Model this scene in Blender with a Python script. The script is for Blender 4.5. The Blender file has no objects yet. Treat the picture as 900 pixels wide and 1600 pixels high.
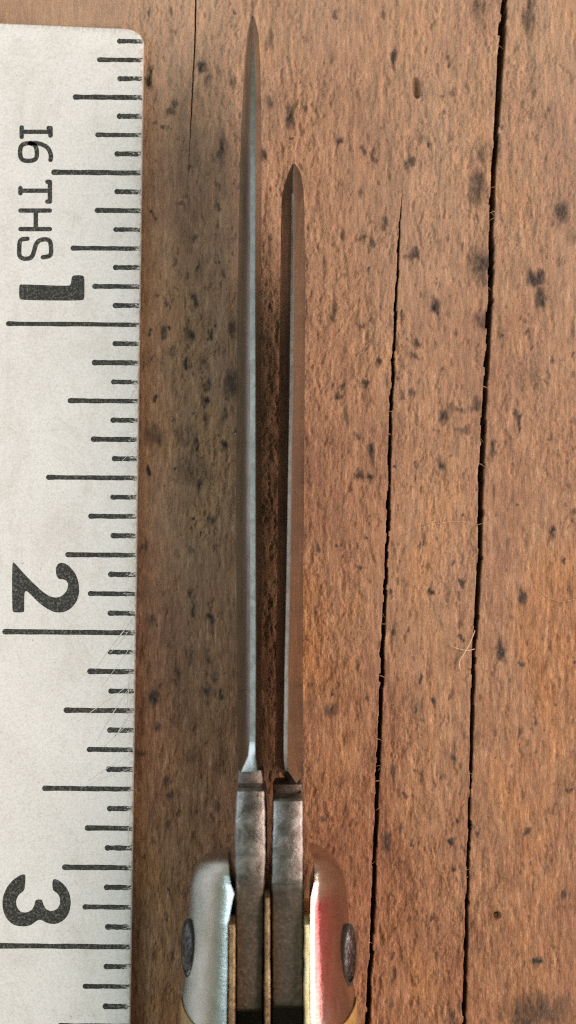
import bpy, math, random
import numpy as np
from mathutils import Vector

R = math.radians
rng = np.random.default_rng(7)
random.seed(7)
S = 0.001                                   # all lengths below are millimetres
scene = bpy.context.scene
COL = scene.collection

# ------------------------------------------------------------------ camera
D, TILT, FPX = 170.0, R(3.7), 3215.0        # distance, tilt, focal length in photo pixels (900 x 1600)
CP = np.array([0.0, -D * math.sin(TILT), D * math.cos(TILT)])
FW = np.array([0.0, math.sin(TILT), -math.cos(TILT)])
UP = np.array([0.0, math.cos(TILT), math.sin(TILT)])
cd = bpy.data.cameras.new('camera')
cam = bpy.data.objects.new('camera', cd)
COL.objects.link(cam)
cam.location = CP * S
cam.rotation_euler = (TILT, 0, 0)
cd.sensor_fit = 'VERTICAL'
cd.sensor_height = 24.0
cd.sensor_width = 24.0
cd.lens = 24.0 * FPX / 1600.0
cd.clip_start, cd.clip_end = 0.005, 20.0
cd.dof.use_dof = True
cd.dof.focus_distance = (D - 2.5) * S
cd.dof.aperture_fstop = 21.0
scene.camera = cam

# ------------------------------------------------------------------ world, lamps, exposure
w = bpy.data.worlds.new('World')
scene.world = w
w.use_nodes = True
w.node_tree.nodes['Background'].inputs[0].default_value = (0.86, 1.0, 0.76, 1)
w.node_tree.nodes['Background'].inputs[1].default_value = 0.34


def area(name, loc, target, size, power, col, size_y=None):
    l = bpy.data.lights.new(name, 'AREA')
    l.shape = 'RECTANGLE'
    l.size, l.size_y = size * S, (size_y or size) * S
    l.energy, l.color = power, col
    o = bpy.data.objects.new(name, l)
    COL.objects.link(o)
    o.location = Vector(loc) * S
    o.rotation_euler = (Vector(target) - Vector(loc)).to_track_quat('-Z', 'Y').to_euler()
    return o


area('window_lamp', (330, 10, 250), (0, 0, 0), 330, 3.2, (1.0, 0.79, 0.69), 420)
area('room_lamp', (-300, 70, 310), (0, 0, 0), 220, 0.72, (0.70, 0.86, 1.0), 240)

vs = scene.view_settings
vs.view_transform = 'Standard'
vs.look = 'None'
vs.exposure, vs.gamma = 0.0, 1.0
vs.use_curve_mapping = False
scene.cycles.filter_width = 1.15
scene.cycles.use_denoising = False       # keep the fine grain of the wood


# ------------------------------------------------------------------ helpers
def at(px, py, z):
    d = FW + np.array([(px - 450) / FPX, 0, 0]) + UP * (800 - py) / FPX
    return CP + d * ((z - CP[2]) / d[2])


def xat(px, y, z):
    return (px - 450) / FPX * (FW[1] * (y - CP[1]) + FW[2] * (z - CP[2]))


def row_of(y, z):
    v = np.array([0, y, z]) - CP
    return 800 - FPX * float(v @ UP) / float(v @ FW)


def yat(py, z):
    return at(450, py, z)[1]


def mesh(name, verts, faces, mat=None, sharp=30):
    m = bpy.data.meshes.new(name)
    m.from_pydata([tuple(float(c) * S for c in v) for v in verts], [], faces)
    m.update()
    if sharp:
        m.polygons.foreach_set('use_smooth', [True] * len(m.polygons))
        m.set_sharp_from_angle(angle=R(sharp))
    if mat:
        m.materials.append(mat)
    return m


def link(name, m, parent=None, loc=None):
    o = bpy.data.objects.new(name, m)
    COL.objects.link(o)
    if loc is not None:
        o.location = Vector([float(c) for c in loc]) * S
    if parent:
        o.parent = parent
    return o


def tag(o, label=None, cat=None, kind=None, group=None):
    for k, v in (('label', label), ('category', cat), ('kind', kind), ('group', group)):
        if v:
            o[k] = v
    return o


def empty(name, loc):
    o = link(name, None, None, loc)
    o.empty_display_size = 0.005
    return o


def loft(rings, cap=True):
    n = len(rings[0])
    V = [p for r in rings for p in r]
    F = []
    for i in range(len(rings) - 1):
        for j in range(n):
            k = (j + 1) % n
            F.append((i * n + j, i * n + k, (i + 1) * n + k, (i + 1) * n + j))
    if cap:
        F.append(tuple(range(n))[::-1])
        F.append(tuple(range((len(rings) - 1) * n, len(rings) * n)))
    return V, F


def lattice(nx, ny, seed):
    return np.random.default_rng(seed).random((ny, nx))


def vnoise(x, y, seed):
    L = lattice(256, 256, seed)
    xi, yi = np.floor(x).astype(int), np.floor(y).astype(int)
    fx, fy = x - xi, y - yi
    fx, fy = fx * fx * (3 - 2 * fx), fy * fy * (3 - 2 * fy)
    a, b = L[yi % 256, xi % 256], L[yi % 256, (xi + 1) % 256]
    c, d = L[(yi + 1) % 256, xi % 256], L[(yi + 1) % 256, (xi + 1) % 256]
    return (a * (1 - fx) + b * fx) * (1 - fy) + (c * (1 - fx) + d * fx) * fy


def fbm(x, y, seed, octaves=4, gain=0.5):
    s, a, t = 0, 1.0, 0
    for i in range(octaves):
        s = s + a * vnoise(x * 2 ** i + 17.3 * i, y * 2 ** i + 5.1 * i, seed + i)
        t += a
        a *= gain
    return s / t


# ------------------------------------------------------------------ materials
class NT:
    def __init__(self, name):
        self.m = bpy.data.materials.new(name)
        self.m.use_nodes = True
        self.t = self.m.node_tree
        self.b = self.t.nodes['Principled BSDF']

    def n(self, kind, **kw):
        nd = self.t.nodes.new(kind)
        for k, v in kw.items():
            setattr(nd, k, v)
        return nd

    def l(self, a, b):
        self.t.links.new(a, b)

    def coord(self, sx, sy, sz, off=(0, 0, 0)):
        if not hasattr(self, 'tc'):
            self.tc = self.n('ShaderNodeTexCoord')
        mp = self.n('ShaderNodeMapping')
        mp.inputs['Scale'].default_value = (sx * 1000, sy * 1000, sz * 1000)
        mp.inputs['Location'].default_value = off
        self.l(self.tc.outputs['Object'], mp.inputs['Vector'])
        return mp.outputs['Vector']

    def noise(self, vec, scale=1.0, detail=4, rough=0.55, dist=0.0):
        nd = self.n('ShaderNodeTexNoise')
        nd.inputs['Scale'].default_value = scale
        nd.inputs['Detail'].default_value = detail
        nd.inputs['Roughness'].default_value = rough
        nd.inputs['Distortion'].default_value = dist
        self.l(vec, nd.inputs['Vector'])
        return nd.outputs['Fac']

    def ramp(self, fac, stops):
        nd = self.n('ShaderNodeValToRGB')
        el = nd.color_ramp.elements
        while len(el) < len(stops):
            el.new(0.5)
        for e, (p, c) in zip(el, stops):
            e.position = p
            e.color = (c, c, c, 1) if not hasattr(c, '__len__') else (*c, 1)
        self.l(fac, nd.inputs[0])
        return nd.outputs[0]

    def mix(self, fac, a, b, mode='MIX'):
        nd = self.n('ShaderNodeMix', data_type='RGBA', blend_type=mode)
        for i, v in ((0, fac), (6, a), (7, b)):
            if hasattr(v, 'is_linked'):
                self.l(v, nd.inputs[i])
            elif i == 0:
                nd.inputs[0].default_value = v
            else:
                nd.inputs[i].default_value = (*v, 1)
        return nd.outputs[2]

    def math(self, op, a, b=0.0, clamp=False):
        nd = self.n('ShaderNodeMath', operation=op, use_clamp=clamp)
        for i, v in ((0, a), (1, b)):
            if hasattr(v, 'is_linked'):
                self.l(v, nd.inputs[i])
            else:
                nd.inputs[i].default_value = v
        return nd.outputs[0]

    def attr(self, name):
        return self.n('ShaderNodeAttribute', attribute_name=name).outputs['Fac']

    def bump(self, h, dist_mm, strength=1.0, prev=None):
        nd = self.n('ShaderNodeBump')
        nd.inputs['Strength'].default_value = strength
        nd.inputs['Distance'].default_value = dist_mm * S
        self.l(h, nd.inputs['Height'])
        if prev is not None:
            self.l(prev, nd.inputs['Normal'])
        return nd.outputs[0]

    def done(self, color=None, rough=None, metal=None, normal=None, spec=None):
        for key, v in (('Base Color', color), ('Roughness', rough), ('Metallic', metal), ('Specular IOR Level', spec)):
            if v is None:
                continue
            if hasattr(v, 'is_linked'):
                self.l(v, self.b.inputs[key])
            else:
                self.b.inputs[key].default_value = (*v, 1) if hasattr(v, '__len__') else v
        if normal is not None:
            self.l(normal, self.b.inputs['Normal'])
        return self.m


def mat_wood():
    t = NT('old_wood')
    big = t.noise(t.coord(0.13, 0.055, 0.1), 1, 6, 0.62, 0.5)
    grain = t.noise(t.coord(2.6, 0.42, 1), 1, 7, 0.74, 0.25)
    fine = t.noise(t.coord(7.5, 1.9, 2, (11, 3, 7)), 1, 5, 0.85, 0.1)
    pore = t.noise(t.coord(3.4, 1.3, 2, (2, 13, 7)), 1, 5, 0.72, 0.3)
    c = t.ramp(grain, [(0.32, (0.152, 0.067, 0.036)), (0.45, (0.305, 0.147, 0.078)), (0.57, (0.395, 0.205, 0.114)), (0.70, (0.560, 0.338, 0.208))])
    warm = t.ramp(big, [(0.36, (0.72, 0.62, 0.62)), (0.45, (0.95, 0.88, 0.87)), (0.53, (1, 1, 1)), (0.64, (1.16, 1.06, 0.86))])
    c = t.mix(1.0, c, warm, 'MULTIPLY')
    sp = t.ramp(fine, [(0.28, (0.56, 0.51, 0.48)), (0.42, (0.92, 0.91, 0.90)), (0.55, (1.03, 1.03, 1.03)), (0.68, (1.55, 1.60, 1.62))])
    c = t.mix(0.9, c, sp, 'MULTIPLY')
    patch = t.noise(t.coord(0.55, 0.22, 0.5, (9, 2, 6)), 1, 6, 0.72, 0.6)
    c = t.mix(0.75, c, t.ramp(patch, [(0.34, (0.60, 0.57, 0.56)), (0.47, (0.98, 0.98, 0.98)), (0.56, (1.0, 1.0, 1.0)), (0.68, (1.25, 1.25, 1.22))]), 'MULTIPLY')
    str_ = t.noise(t.coord(10, 0.8, 2, (1, 3, 7)), 1, 4, 0.7, 0.1)
    c = t.mix(0.8, c, t.ramp(str_, [(0.32, (0.68, 0.65, 0.63)), (0.5, (1, 1, 1)), (0.68, (1.2, 1.2, 1.2))]), 'MULTIPLY')
    tone = t.attr('tone')
    c = t.mix(t.math('MULTIPLY', tone, 0.9, True), c, t.mix(0.5, c, (0.60, 0.45, 0.33)))
    pm = t.ramp(pore, [(0.655, 0.0), (0.71, 0.65)])
    fl = t.noise(t.coord(1.5, 0.65, 1, (31, 7, 2)), 1, 4, 0.66, 0.3)
    flm = t.ramp(fl, [(0.66, 0.0), (0.72, 0.6)])
    st = t.math('MAXIMUM', t.attr('stain'), t.math('MAXIMUM', t.math('MULTIPLY', flm, 0.7), pm))
    brk = t.ramp(t.noise(t.coord(4.1, 1.9, 2, (3, 9, 1)), 1, 6, 0.8, 0.4), [(0.34, 0.55), (0.54, 1.0)])
    st = t.math('MULTIPLY', t.math('MULTIPLY', st, brk), 1.12, True)
    c = t.mix(st, c, (0.036, 0.026, 0.023))
    h1 = t.noise(t.coord(7.5, 1.5, 2, (5, 5, 5)), 1, 7, 0.85, 0.1)
    h2 = t.noise(t.coord(14, 3.4, 4), 1, 4, 0.8)
    nb = t.bump(h1, 0.11, 1.0)
    nb = t.bump(h2, 0.06, 1.0, nb)
    return t.done(c, t.ramp(fine, [(0.35, 0.85), (0.7, 0.55)]), 0.0, nb, 0.35)


def mat_ruler():
    t = NT('ruler_white')
    g = t.noise(t.coord(6, 6, 6), 1, 4, 0.7)
    b = t.noise(t.coord(0.09, 0.09, 0.09), 1, 4)
    c = t.ramp(g, [(0.30, (0.585, 0.58, 0.575)), (0.5, (0.725, 0.72, 0.72)), (0.7, (0.80, 0.80, 0.80))])
    c = t.mix(1.0, c, t.ramp(b, [(0.3, (0.93, 0.925, 0.92)), (0.6, (1.0, 1.0, 1.0))]), 'MULTIPLY')
    hl = t.noise(t.coord(0.35, 7, 1, (6, 1, 3)), 1, 5, 0.7, 0.15)
    c = t.mix(0.6, c, t.ramp(hl, [(0.28, (0.84, 0.84, 0.84)), (0.40, (1, 1, 1)), (0.60, (1, 1, 1)), (0.72, (1.08, 1.08, 1.08))]), 'MULTIPLY')
    sm = t.noise(t.coord(0.35, 0.2, 0.3, (1, 6, 3)), 1, 6, 0.72, 0.8)
    c = t.mix(0.8, c, t.ramp(sm, [(0.36, (0.90, 0.885, 0.86)), (0.5, (1, 1, 1)), (0.66, (1.03, 1.03, 1.03))]), 'MULTIPLY')
    sp = t.noise(t.coord(2.2, 2.2, 2.2, (4, 8, 0)), 1, 2, 0.5)
    c = t.mix(t.ramp(sp, [(0.745, 0.0), (0.79, 0.55)]), c, (0.32, 0.25, 0.17))
    at_ = t.attr('dirt')
    dn = t.ramp(t.noise(t.coord(4, 2, 2, (1, 2, 3)), 1, 5, 0.75), [(0.42, 0.0), (0.62, 1.0)])
    c = t.mix(t.math('MULTIPLY', t.math('MULTIPLY', at_, dn), 0.7, True), c, (0.24, 0.16, 0.12))
    nb = t.bump(t.noise(t.coord(9, 9, 9), 1, 3, 0.7), 0.02, 1.0)
    return t.done(c, 0.48, 0.0, nb, 0.45)


def mat_ink(name, edge_wear):
    t = NT(name)
    g = t.noise(t.coord(5.5, 5.5, 5.5), 1, 4, 0.7)
    c = t.ramp(g, [(0.38, (0.014, 0.014, 0.013)), (0.52, (0.035, 0.035, 0.032)), (0.63, (0.13, 0.13, 0.12))])
    if edge_wear:
        ww = t.attr('wear')
        n = t.noise(t.coord(3.0, 8, 6, (3, 1, 4)), 1, 5, 0.8)
        k = t.math('ADD', t.math('MULTIPLY', ww, 0.42), t.math('MULTIPLY', t.math('SUBTRACT', n, 0.5), 2.0))
        c = t.mix(t.ramp(k, [(0.34, 0.0), (0.46, 0.95)]), c, (0.58, 0.57, 0.52))
    nb = t.bump(g, 0.03, 1.0)
    return t.done(c, 0.5, 0.0, nb, 0.35)


def mat_steel():
    t = NT('blade_steel')
    s = t.noise(t.coord(14, 0.5, 6), 1, 4, 0.6)
    p = t.noise(t.coord(0.7, 0.16, 0.5), 1, 5, 0.65, 0.6)
    c = t.ramp(p, [(0.32, (0.19, 0.17, 0.155)), (0.5, (0.29, 0.275, 0.26)), (0.68, (0.41, 0.40, 0.39))])
    c = t.mix(0.5, c, t.ramp(s, [(0.3, (0.75, 0.73, 0.70)), (0.7, (1.08, 1.08, 1.08))]), 'MULTIPLY')
    nb = t.bump(s, 0.006, 1.0)
    return t.done(c, t.ramp(p, [(0.3, 0.30), (0.7, 0.22)]), 1.0, nb)


def mat_edge():
    t = NT('honed_steel')
    s = t.noise(t.coord(1.5, 1.6, 1.5), 1, 4, 0.6)
    c = t.ramp(s, [(0.34, (0.25, 0.24, 0.225)), (0.6, (0.36, 0.35, 0.335))])
    nb = t.bump(s, 0.012, 1.0)
    return t.done(c, 0.40, 1.0, nb)


def mat_tang():
    t = NT('tang_steel')
    p = t.noise(t.coord(0.9, 0.7, 0.8), 1, 6, 0.7, 0.4)
    f = t.noise(t.coord(4.5, 4.5, 4.5), 1, 5, 0.7)
    c = t.ramp(p, [(0.32, (0.10, 0.08, 0.07)), (0.5, (0.19, 0.17, 0.16)), (0.66, (0.36, 0.34, 0.33))])
    rust_dark = t.attr('rust_dark')
    k = t.math('ADD', t.math('MULTIPLY', rust_dark, 0.9), t.math('MULTIPLY', t.math('SUBTRACT', p, 0.5), 1.5), True)
    rc = t.ramp(f, [(0.32, (0.035, 0.021, 0.013)), (0.5, (0.085, 0.053, 0.033)), (0.68, (0.20, 0.14, 0.095))])
    c = t.mix(k, c, rc)
    met = t.math('SUBTRACT', 1.0, t.math('MULTIPLY', k, 0.6), True)
    nb = t.bump(f, 0.022, 1.0)
    nb = t.bump(p, 0.05, 1.0, nb)
    return t.done(c, t.math('ADD', 0.30, t.math('MULTIPLY', k, 0.2)), met, nb)


def mat_metal(name, lo, mid, hi, rough, bump, dirt=(0.1, 0.07, 0.03), dirt_at=0.0):
    t = NT(name)
    p = t.noise(t.coord(1.0, 0.45, 0.7), 1, 5, 0.65, 0.5)
    f = t.noise(t.coord(6, 3, 5), 1, 5, 0.7)
    sc_ = t.noise(t.coord(0.8, 14, 0.8, (2, 2, 8)), 1, 4, 0.7)
    c = t.ramp(p, [(0.3, lo), (0.5, mid), (0.7, hi)])
    if dirt_at:
        c = t.mix(t.ramp(f, [(dirt_at, 0.85), (dirt_at + 0.16, 0.0)]), c, dirt)
    nb = t.bump(sc_, 0.016, 1.0, t.bump(f, bump, 1.0))
    return t.done(c, t.ramp(f, [(0.35, rough + 0.1), (0.65, rough)]), 1.0, nb)


def mat_plain(name, col, rough, metal=0.0, var=0.35, sc=3.0, bump=0.03):
    t = NT(name)
    f = t.noise(t.coord(sc, sc, sc), 1, 5, 0.7)
    c = t.ramp(f, [(0.3, tuple(v * (1 - var) for v in col)), (0.5, col), (0.7, tuple(min(1, v * (1 + var)) for v in col))])
    return t.done(c, rough, metal, t.bump(f, bump, 1.0))


M_WOOD, M_RULER = mat_wood(), mat_ruler()
M_INK, M_INKW = mat_ink('ruler_ink', False), mat_ink('worn_ruler_ink', True)
M_STEEL, M_EDGE, M_TANG = mat_steel(), mat_edge(), mat_tang()
M_NICKEL = mat_metal('nickel_silver', (0.44, 0.455, 0.43), (0.54, 0.56, 0.56), (0.62, 0.65, 0.67), 0.17, 0.015)


def mat_red():  # nickel with red and brown reflections painted into its colour
    t = NT('red_reflection_nickel')
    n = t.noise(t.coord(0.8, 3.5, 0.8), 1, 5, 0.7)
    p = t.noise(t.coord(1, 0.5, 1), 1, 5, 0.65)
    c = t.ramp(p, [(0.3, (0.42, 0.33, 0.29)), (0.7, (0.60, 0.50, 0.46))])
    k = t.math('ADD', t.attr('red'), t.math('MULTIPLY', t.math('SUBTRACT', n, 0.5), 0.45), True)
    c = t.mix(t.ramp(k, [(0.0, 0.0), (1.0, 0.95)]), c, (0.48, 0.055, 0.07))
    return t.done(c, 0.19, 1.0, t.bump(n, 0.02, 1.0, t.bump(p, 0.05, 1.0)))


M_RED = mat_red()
M_BRASS = mat_metal('tarnished_brass', (0.20, 0.125, 0.08), (0.32, 0.22, 0.125), (0.48, 0.36, 0.21), 0.40, 0.025, (0.07, 0.04, 0.025), 0.36)
M_BRASS2 = mat_metal('worn_lit_brass', (0.72, 0.56, 0.30), (0.86, 0.74, 0.46), (0.92, 0.85, 0.64), 0.42, 0.03, (0.30, 0.2, 0.08), 0.27)  # worn brass for the right liner, caught light painted in as paler colour
M_SPRING = mat_plain('spring_steel', (0.06, 0.05, 0.045), 0.5, 0.6)
M_BONE = mat_plain('yellowed_bone', (0.33, 0.19, 0.07), 0.4, 0, 0.35, 1.2)
M_GROOVE = mat_plain('groove_dark', (0.02, 0.017, 0.015), 0.8)  # near-black for the shade painted around the pin heads
M_UNDER = mat_plain('blocker_board', (0.10, 0.06, 0.04), 0.9, 0, 0.3, 1.0)  # for the unseen board added under the planks
M_FIBRE = mat_plain('pale_fibre', (0.52, 0.36, 0.26), 0.6)
M_HAIR = mat_plain('reddish_hair', (0.50, 0.25, 0.16), 0.5)
M_CRUMB = mat_plain('pale_grit', (0.62, 0.55, 0.36), 0.7)

# ------------------------------------------------------------------ the wooden tabletop
def poly(pts):
    a = np.array(pts, float)
    o = np.argsort(a[:, 1])
    return a[o, 0], a[o, 1]


def crack_line(pix, ys):
    w_ = np.array([at(px, py, 0)[:2] for px, py in pix])
    o = np.argsort(w_[:, 1])
    X, Y = w_[o, 0], w_[o, 1]
    x = np.interp(ys, Y, X)
    lo, hi = ys < Y[0], ys > Y[-1]
    k = (X[-1] - X[0]) / (Y[-1] - Y[0])
    x[lo] = X[0] + (ys[lo] - Y[0]) * k
    x[hi] = X[-1] + (ys[hi] - Y[-1]) * k
    return x


ys = np.concatenate([np.linspace(-170, -47, 40)[:-1], np.arange(-47, 48, 0.085), np.linspace(48, 180, 40)])
pyrow = np.interp(ys, [yat(p, 0) for p in range(2000, -400, -50)], list(range(2000, -400, -50)))


def jag(seed, amp, per):
    return (fbm(ys / per, ys * 0 + 3.3, seed, 5, 0.62) - 0.5) * amp


def step_jag(seed, amp, per):                # splintery steps along the grain
    k = np.floor(ys / per + 2.5 * fbm(ys / (per * 2.2), ys * 0, seed + 40, 2)).astype(int)
    g = np.random.default_rng(seed)
    r = (g.random(4000) - 0.5) * (g.random(4000) < 0.35)
    return r[k % 4000] * amp * 1.7


G_PIX = [(789, 0), (785, 60), (781, 120), (776, 200), (772, 260), (769, 330), (767, 420), (765, 480), (759, 600), (756, 660), (752, 740), (750, 860), (745, 950),
         (741, 1020), (738, 1110), (736, 1200), (733, 1290), (730, 1400), (728, 1500), (725, 1600)]
C2_PIX = [(628, 305), (625, 350), (621, 420), (617, 500), (613, 600), (609, 690), (607, 800), (603, 900), (598, 1020), (594, 1130), (590, 1230), (587, 1310), (583, 1430), (578, 1530), (574, 1600)]
C1_PIX = [(306, -60), (305, 30), (303, 90), (300, 150), (298, 190), (295, 265)]
gw = np.interp(pyrow, [0, 60, 200, 330, 420, 520, 760, 900, 1000, 1100, 1200, 1215, 1260, 1400, 1600], [11, 12, 9, 9, 8, 9, 9, 8, 8, 7, 6, 3, 6, 6, 7]) / 19.0
gx = crack_line(G_PIX, ys)
GL = gx - gw / 2 + jag(11, 0.17, 1.6) + step_jag(12, 0.12, 0.7)
GR = gx + gw / 2 + jag(13, 0.17, 1.5) + step_jag(14, 0.12, 0.6)
GR = np.maximum(GR, GL + 0.07)
c2w = np.interp(pyrow, [300, 330, 400, 500, 600, 700, 900, 1100, 1200, 1400, 1600], [0.3, 2.0, 3.5, 5, 6, 6, 6, 7, 7, 7, 8]) / 19.0
c2x = crack_line(C2_PIX, ys)
C2L = c2x - c2w / 2 + jag(21, 0.20, 1.4) * np.clip(c2w * 5, 0, 1) + step_jag(22, 0.11, 0.6) * np.clip(c2w * 5, 0, 1)
C2R = c2x + c2w / 2 + jag(21, 0.14, 1.4) * np.clip(c2w * 5, 0, 1) + step_jag(23, 0.11, 0.7) * np.clip(c2w * 5, 0, 1)
C2R = np.maximum(C2R, C2L + np.minimum(c2w, 0.05))
c1w = np.interp(pyrow, [-400, 0, 90, 170, 200, 262], [3, 2.6, 2.3, 2, 1.4, 0.2]) / 19.0
c1x = crack_line(C1_PIX, ys) + jag(31, 0.16, 1.3)
C1L, C1R = c1x - c1w / 2, c1x + c1w / 2
c1d = np.interp(pyrow, [-400, 150, 262, 275], [3.0, 2.0, 0.15, 0.0])
c2d = np.interp(pyrow, [296, 306, 340, 420], [0.0, 0.1, 2.0, 6.0])

SPOTS = """615 95 5 14 .9;702 97 4 7 .6;708 145 8 6 .5;690 150 4 5 .5;745 10 10 14 .35;828 25 8 30 .6;532 215 6 7 .7;454 180 5 18 .7;462 159 3 8 .5;570 235 4 6 .7;585 245 3 12 .6
642 257 6 6 .6;747 292 12 24 .65;755 240 9 14 .4;777 230 6 12 .4;562 295 4 10 .6;600 352 5 7 .7;534 367 3 9 .6;581 375 5 9 .7;570 368 4 4 .6;648 396 7 8 .7;687 382 6 8 .3;720 385 3 5 .5
752 397 14 10 .45;877 334 10 16 .7;808 370 8 6 .25;895 375 8 12 .35;657 350 5 14 .25;657 218 8 5 .3;752 415 16 25 .7;837 438 12 12 .8;845 465 7 16 .75;680 478 7 12 .8;521 482 5 18 .7
540 429 4 6 .7;640 402 9 6 .6;755 500 12 12 .6;822 520 4 6 .6;822 497 4 6 .5;652 537 5 6 .7;700 492 4 6 .3;712 525 3 4 .5;682 540 3 6 .5;692 575 4 5 .5;647 557 6 4 .6;590 562 3 9 .7;582 495 4 8 .5
565 510 7 6 .5;577 532 3 6 .4;497 495 2 7 .5;570 600 5 10 .7;535 602 3 9 .7;527 620 10 5 .6;541 650 3 11 .6;627 622 4 6 .5;642 612 4 7 .6;692 652 7 10 .8;715 637 14 5 .5;742 635 6 11 .7;720 670 12 5 .5
807 645 3 6 .6;811 662 4 12 .8;862 565 4 9 .6;770 702 5 13 .75;690 722 5 8 .8;581 705 4 13 .8;560 683 4 5 .6;560 745 7 9 .75;575 745 4 6 .8;484 752 3 9 .5;502 790 4 6 .4;518 690 2 4 .5;857 685 4 3 .5
895 702 3 3 .6;632 757 2 3 .6;850 592 3 3 .5;857 740 2 6 .5;707 707 3 3 .5;864 830 5 6 .85;897 803 6 5 .7;569 842 3 3 .7;655 852 4 4 .7;498 853 4 4 .6;492 864 3 3 .5;564 889 4 6 .85;662 880 2 3 .6;712 880 3 3 .6
675 923 5 7 .85;722 912 4 6 .85;715 931 3 3 .6;819 932 5 12 .85;809 920 3 5 .4;616 983 4 9 .7;610 929 3 3 .7;720 975 6 3 .4;721 997 4 4 .7;781 1018 7 15 .9;815 1039 4 4 .7;800 970 6 4 .3;896 1031 3 4 .8;645 1027 3 4 .6
657 1062 4 6 .8;678 1095 4 8 .9;704 1085 3 8 .5;734 1041 4 4 .7;517 1110 8 9 .6;489 1070 4 12 .5;835 1127 3 6 .7;811 1145 3 9 .6;727 1154 3 6 .5;710 1186 4 5 .8;659 1119 4 3 .4;892 929 2 8 .4;795 850 4 9 .35;497 955 3 12 .35
612 1205 5 7 .6;632 1244 3 4 .7;605 1318 5 14 .7;625 1291 4 5 .6;706 1316 5 6 .8;716 1281 3 5 .8;745 1301 3 4 .7;691 1214 4 5 .5;539 1328 2 6 .6;506 1282 3 5 .6;507 1215 4 10 .4;710 1360 3 4 .7;626 1349 3 6 .6;881 1395 4 7 .7
840 1503 5 6 .9;745 1480 8 14 .3;810 1490 2 3 .5;867 1480 2 4 .5;614 1495 2 6 .7;616 1522 4 7 .7;612 1575 4 6 .5;705 1590 6 8 .5;720 1572 5 10 .4;702 1524 3 6 .4;840 1580 46 22 .62;820 1596 20 12 .7;870 1570 14 10 .4;866 1265 3 4 .5;890 1232 3 4 .7;647 1205 3 4 .6
315 102 6 10 .75;325 120 4 5 .5;233 118 5 18 .8;365 130 4 12 .6;367 20 3 6 .5;272 161 5 5 .6;265 175 6 7 .6;258 199 4 5 .7;243 190 3 4 .5;348 235 6 20 .7;340 290 3 8 .6;341 325 4 6 .7;305 375 5 4 .6;243 337 3 4 .6;422 60 4 20 .55;420 160 5 10 .55
412 245 3 10 .7;270 50 6 4 .3;287 305 3 5 .4;275 410 4 5 .6;260 472 3 6 .6;305 472 5 12 .7;257 518 5 8 .7;298 523 6 13 .75;312 497 3 6 .5;350 425 4 6 .6;267 552 3 6 .5;362 517 4 10 .6;360 598 9 22 .65;325 605 5 8 .5;352 645 5 10 .65;322 655 6 9 .6
350 696 5 7 .8;306 698 5 9 .75;240 682 12 16 .55;280 682 8 10 .4;300 740 25 20 .35;320 565 4 6 .5;245 462 5 4 .5;330 812 6 9 .6;275 865 2 6 .4;300 862 3 6 .5;228 855 4 8 .6;297 930 4 6 .6;301 961 4 5 .7;328 967 5 9 .75;235 970 5 9 .6;297 1025 8 10 .45;327 1028 4 8 .6
274 1048 5 12 .7;323 1082 9 11 .65;337 1060 5 8 .5;240 1089 6 14 .75;251 1075 3 5 .6;272 1070 3 4 .6;232 1042 3 7 .5;246 1136 3 6 .6;220 1175 6 6 .6;295 1185 5 8 .5;260 1220 4 6 .6;266 1245 4 6 .6;262 1290 4 6 .6;330 1280 3 9 .6;338 1260 4 7 .6;243 1318 3 4 .5
490 330 5 6 .3;505 570 3 4 .4;470 260 4 5 .5;790 560 3 4 .4;835 610 2 3 .4;880 560 3 3 .4;800 1200 3 4 .4;770 1180 2 4 .5;660 1420 3 4 .4;560 1450 4 5 .4;650 1540 3 4 .4;780 1330 3 4 .3;600 20 4 6 .3;680 40 3 7 .35;520 90 4 10 .3;480 60 3 12 .3;560 150 3 8 .3"""
spots = [tuple(float(v) for v in s.split()) for s in SPOTS.replace('\n', ';').split(';') if s.strip()]
for _ in range(430):                          # the many unlisted pin-prick flecks
    k = 0.8 + random.random() ** 2 * 2.4
    fx, fy = random.uniform(222, 900), random.uniform(0, 1600)
    if _ % 3 == 0:
        fx, fy = random.gauss(300, 45), random.gauss(580, 190)
    spots.append((fx, fy, k, k * random.uniform(1, 3.2), random.uniform(.25, .85)))


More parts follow.
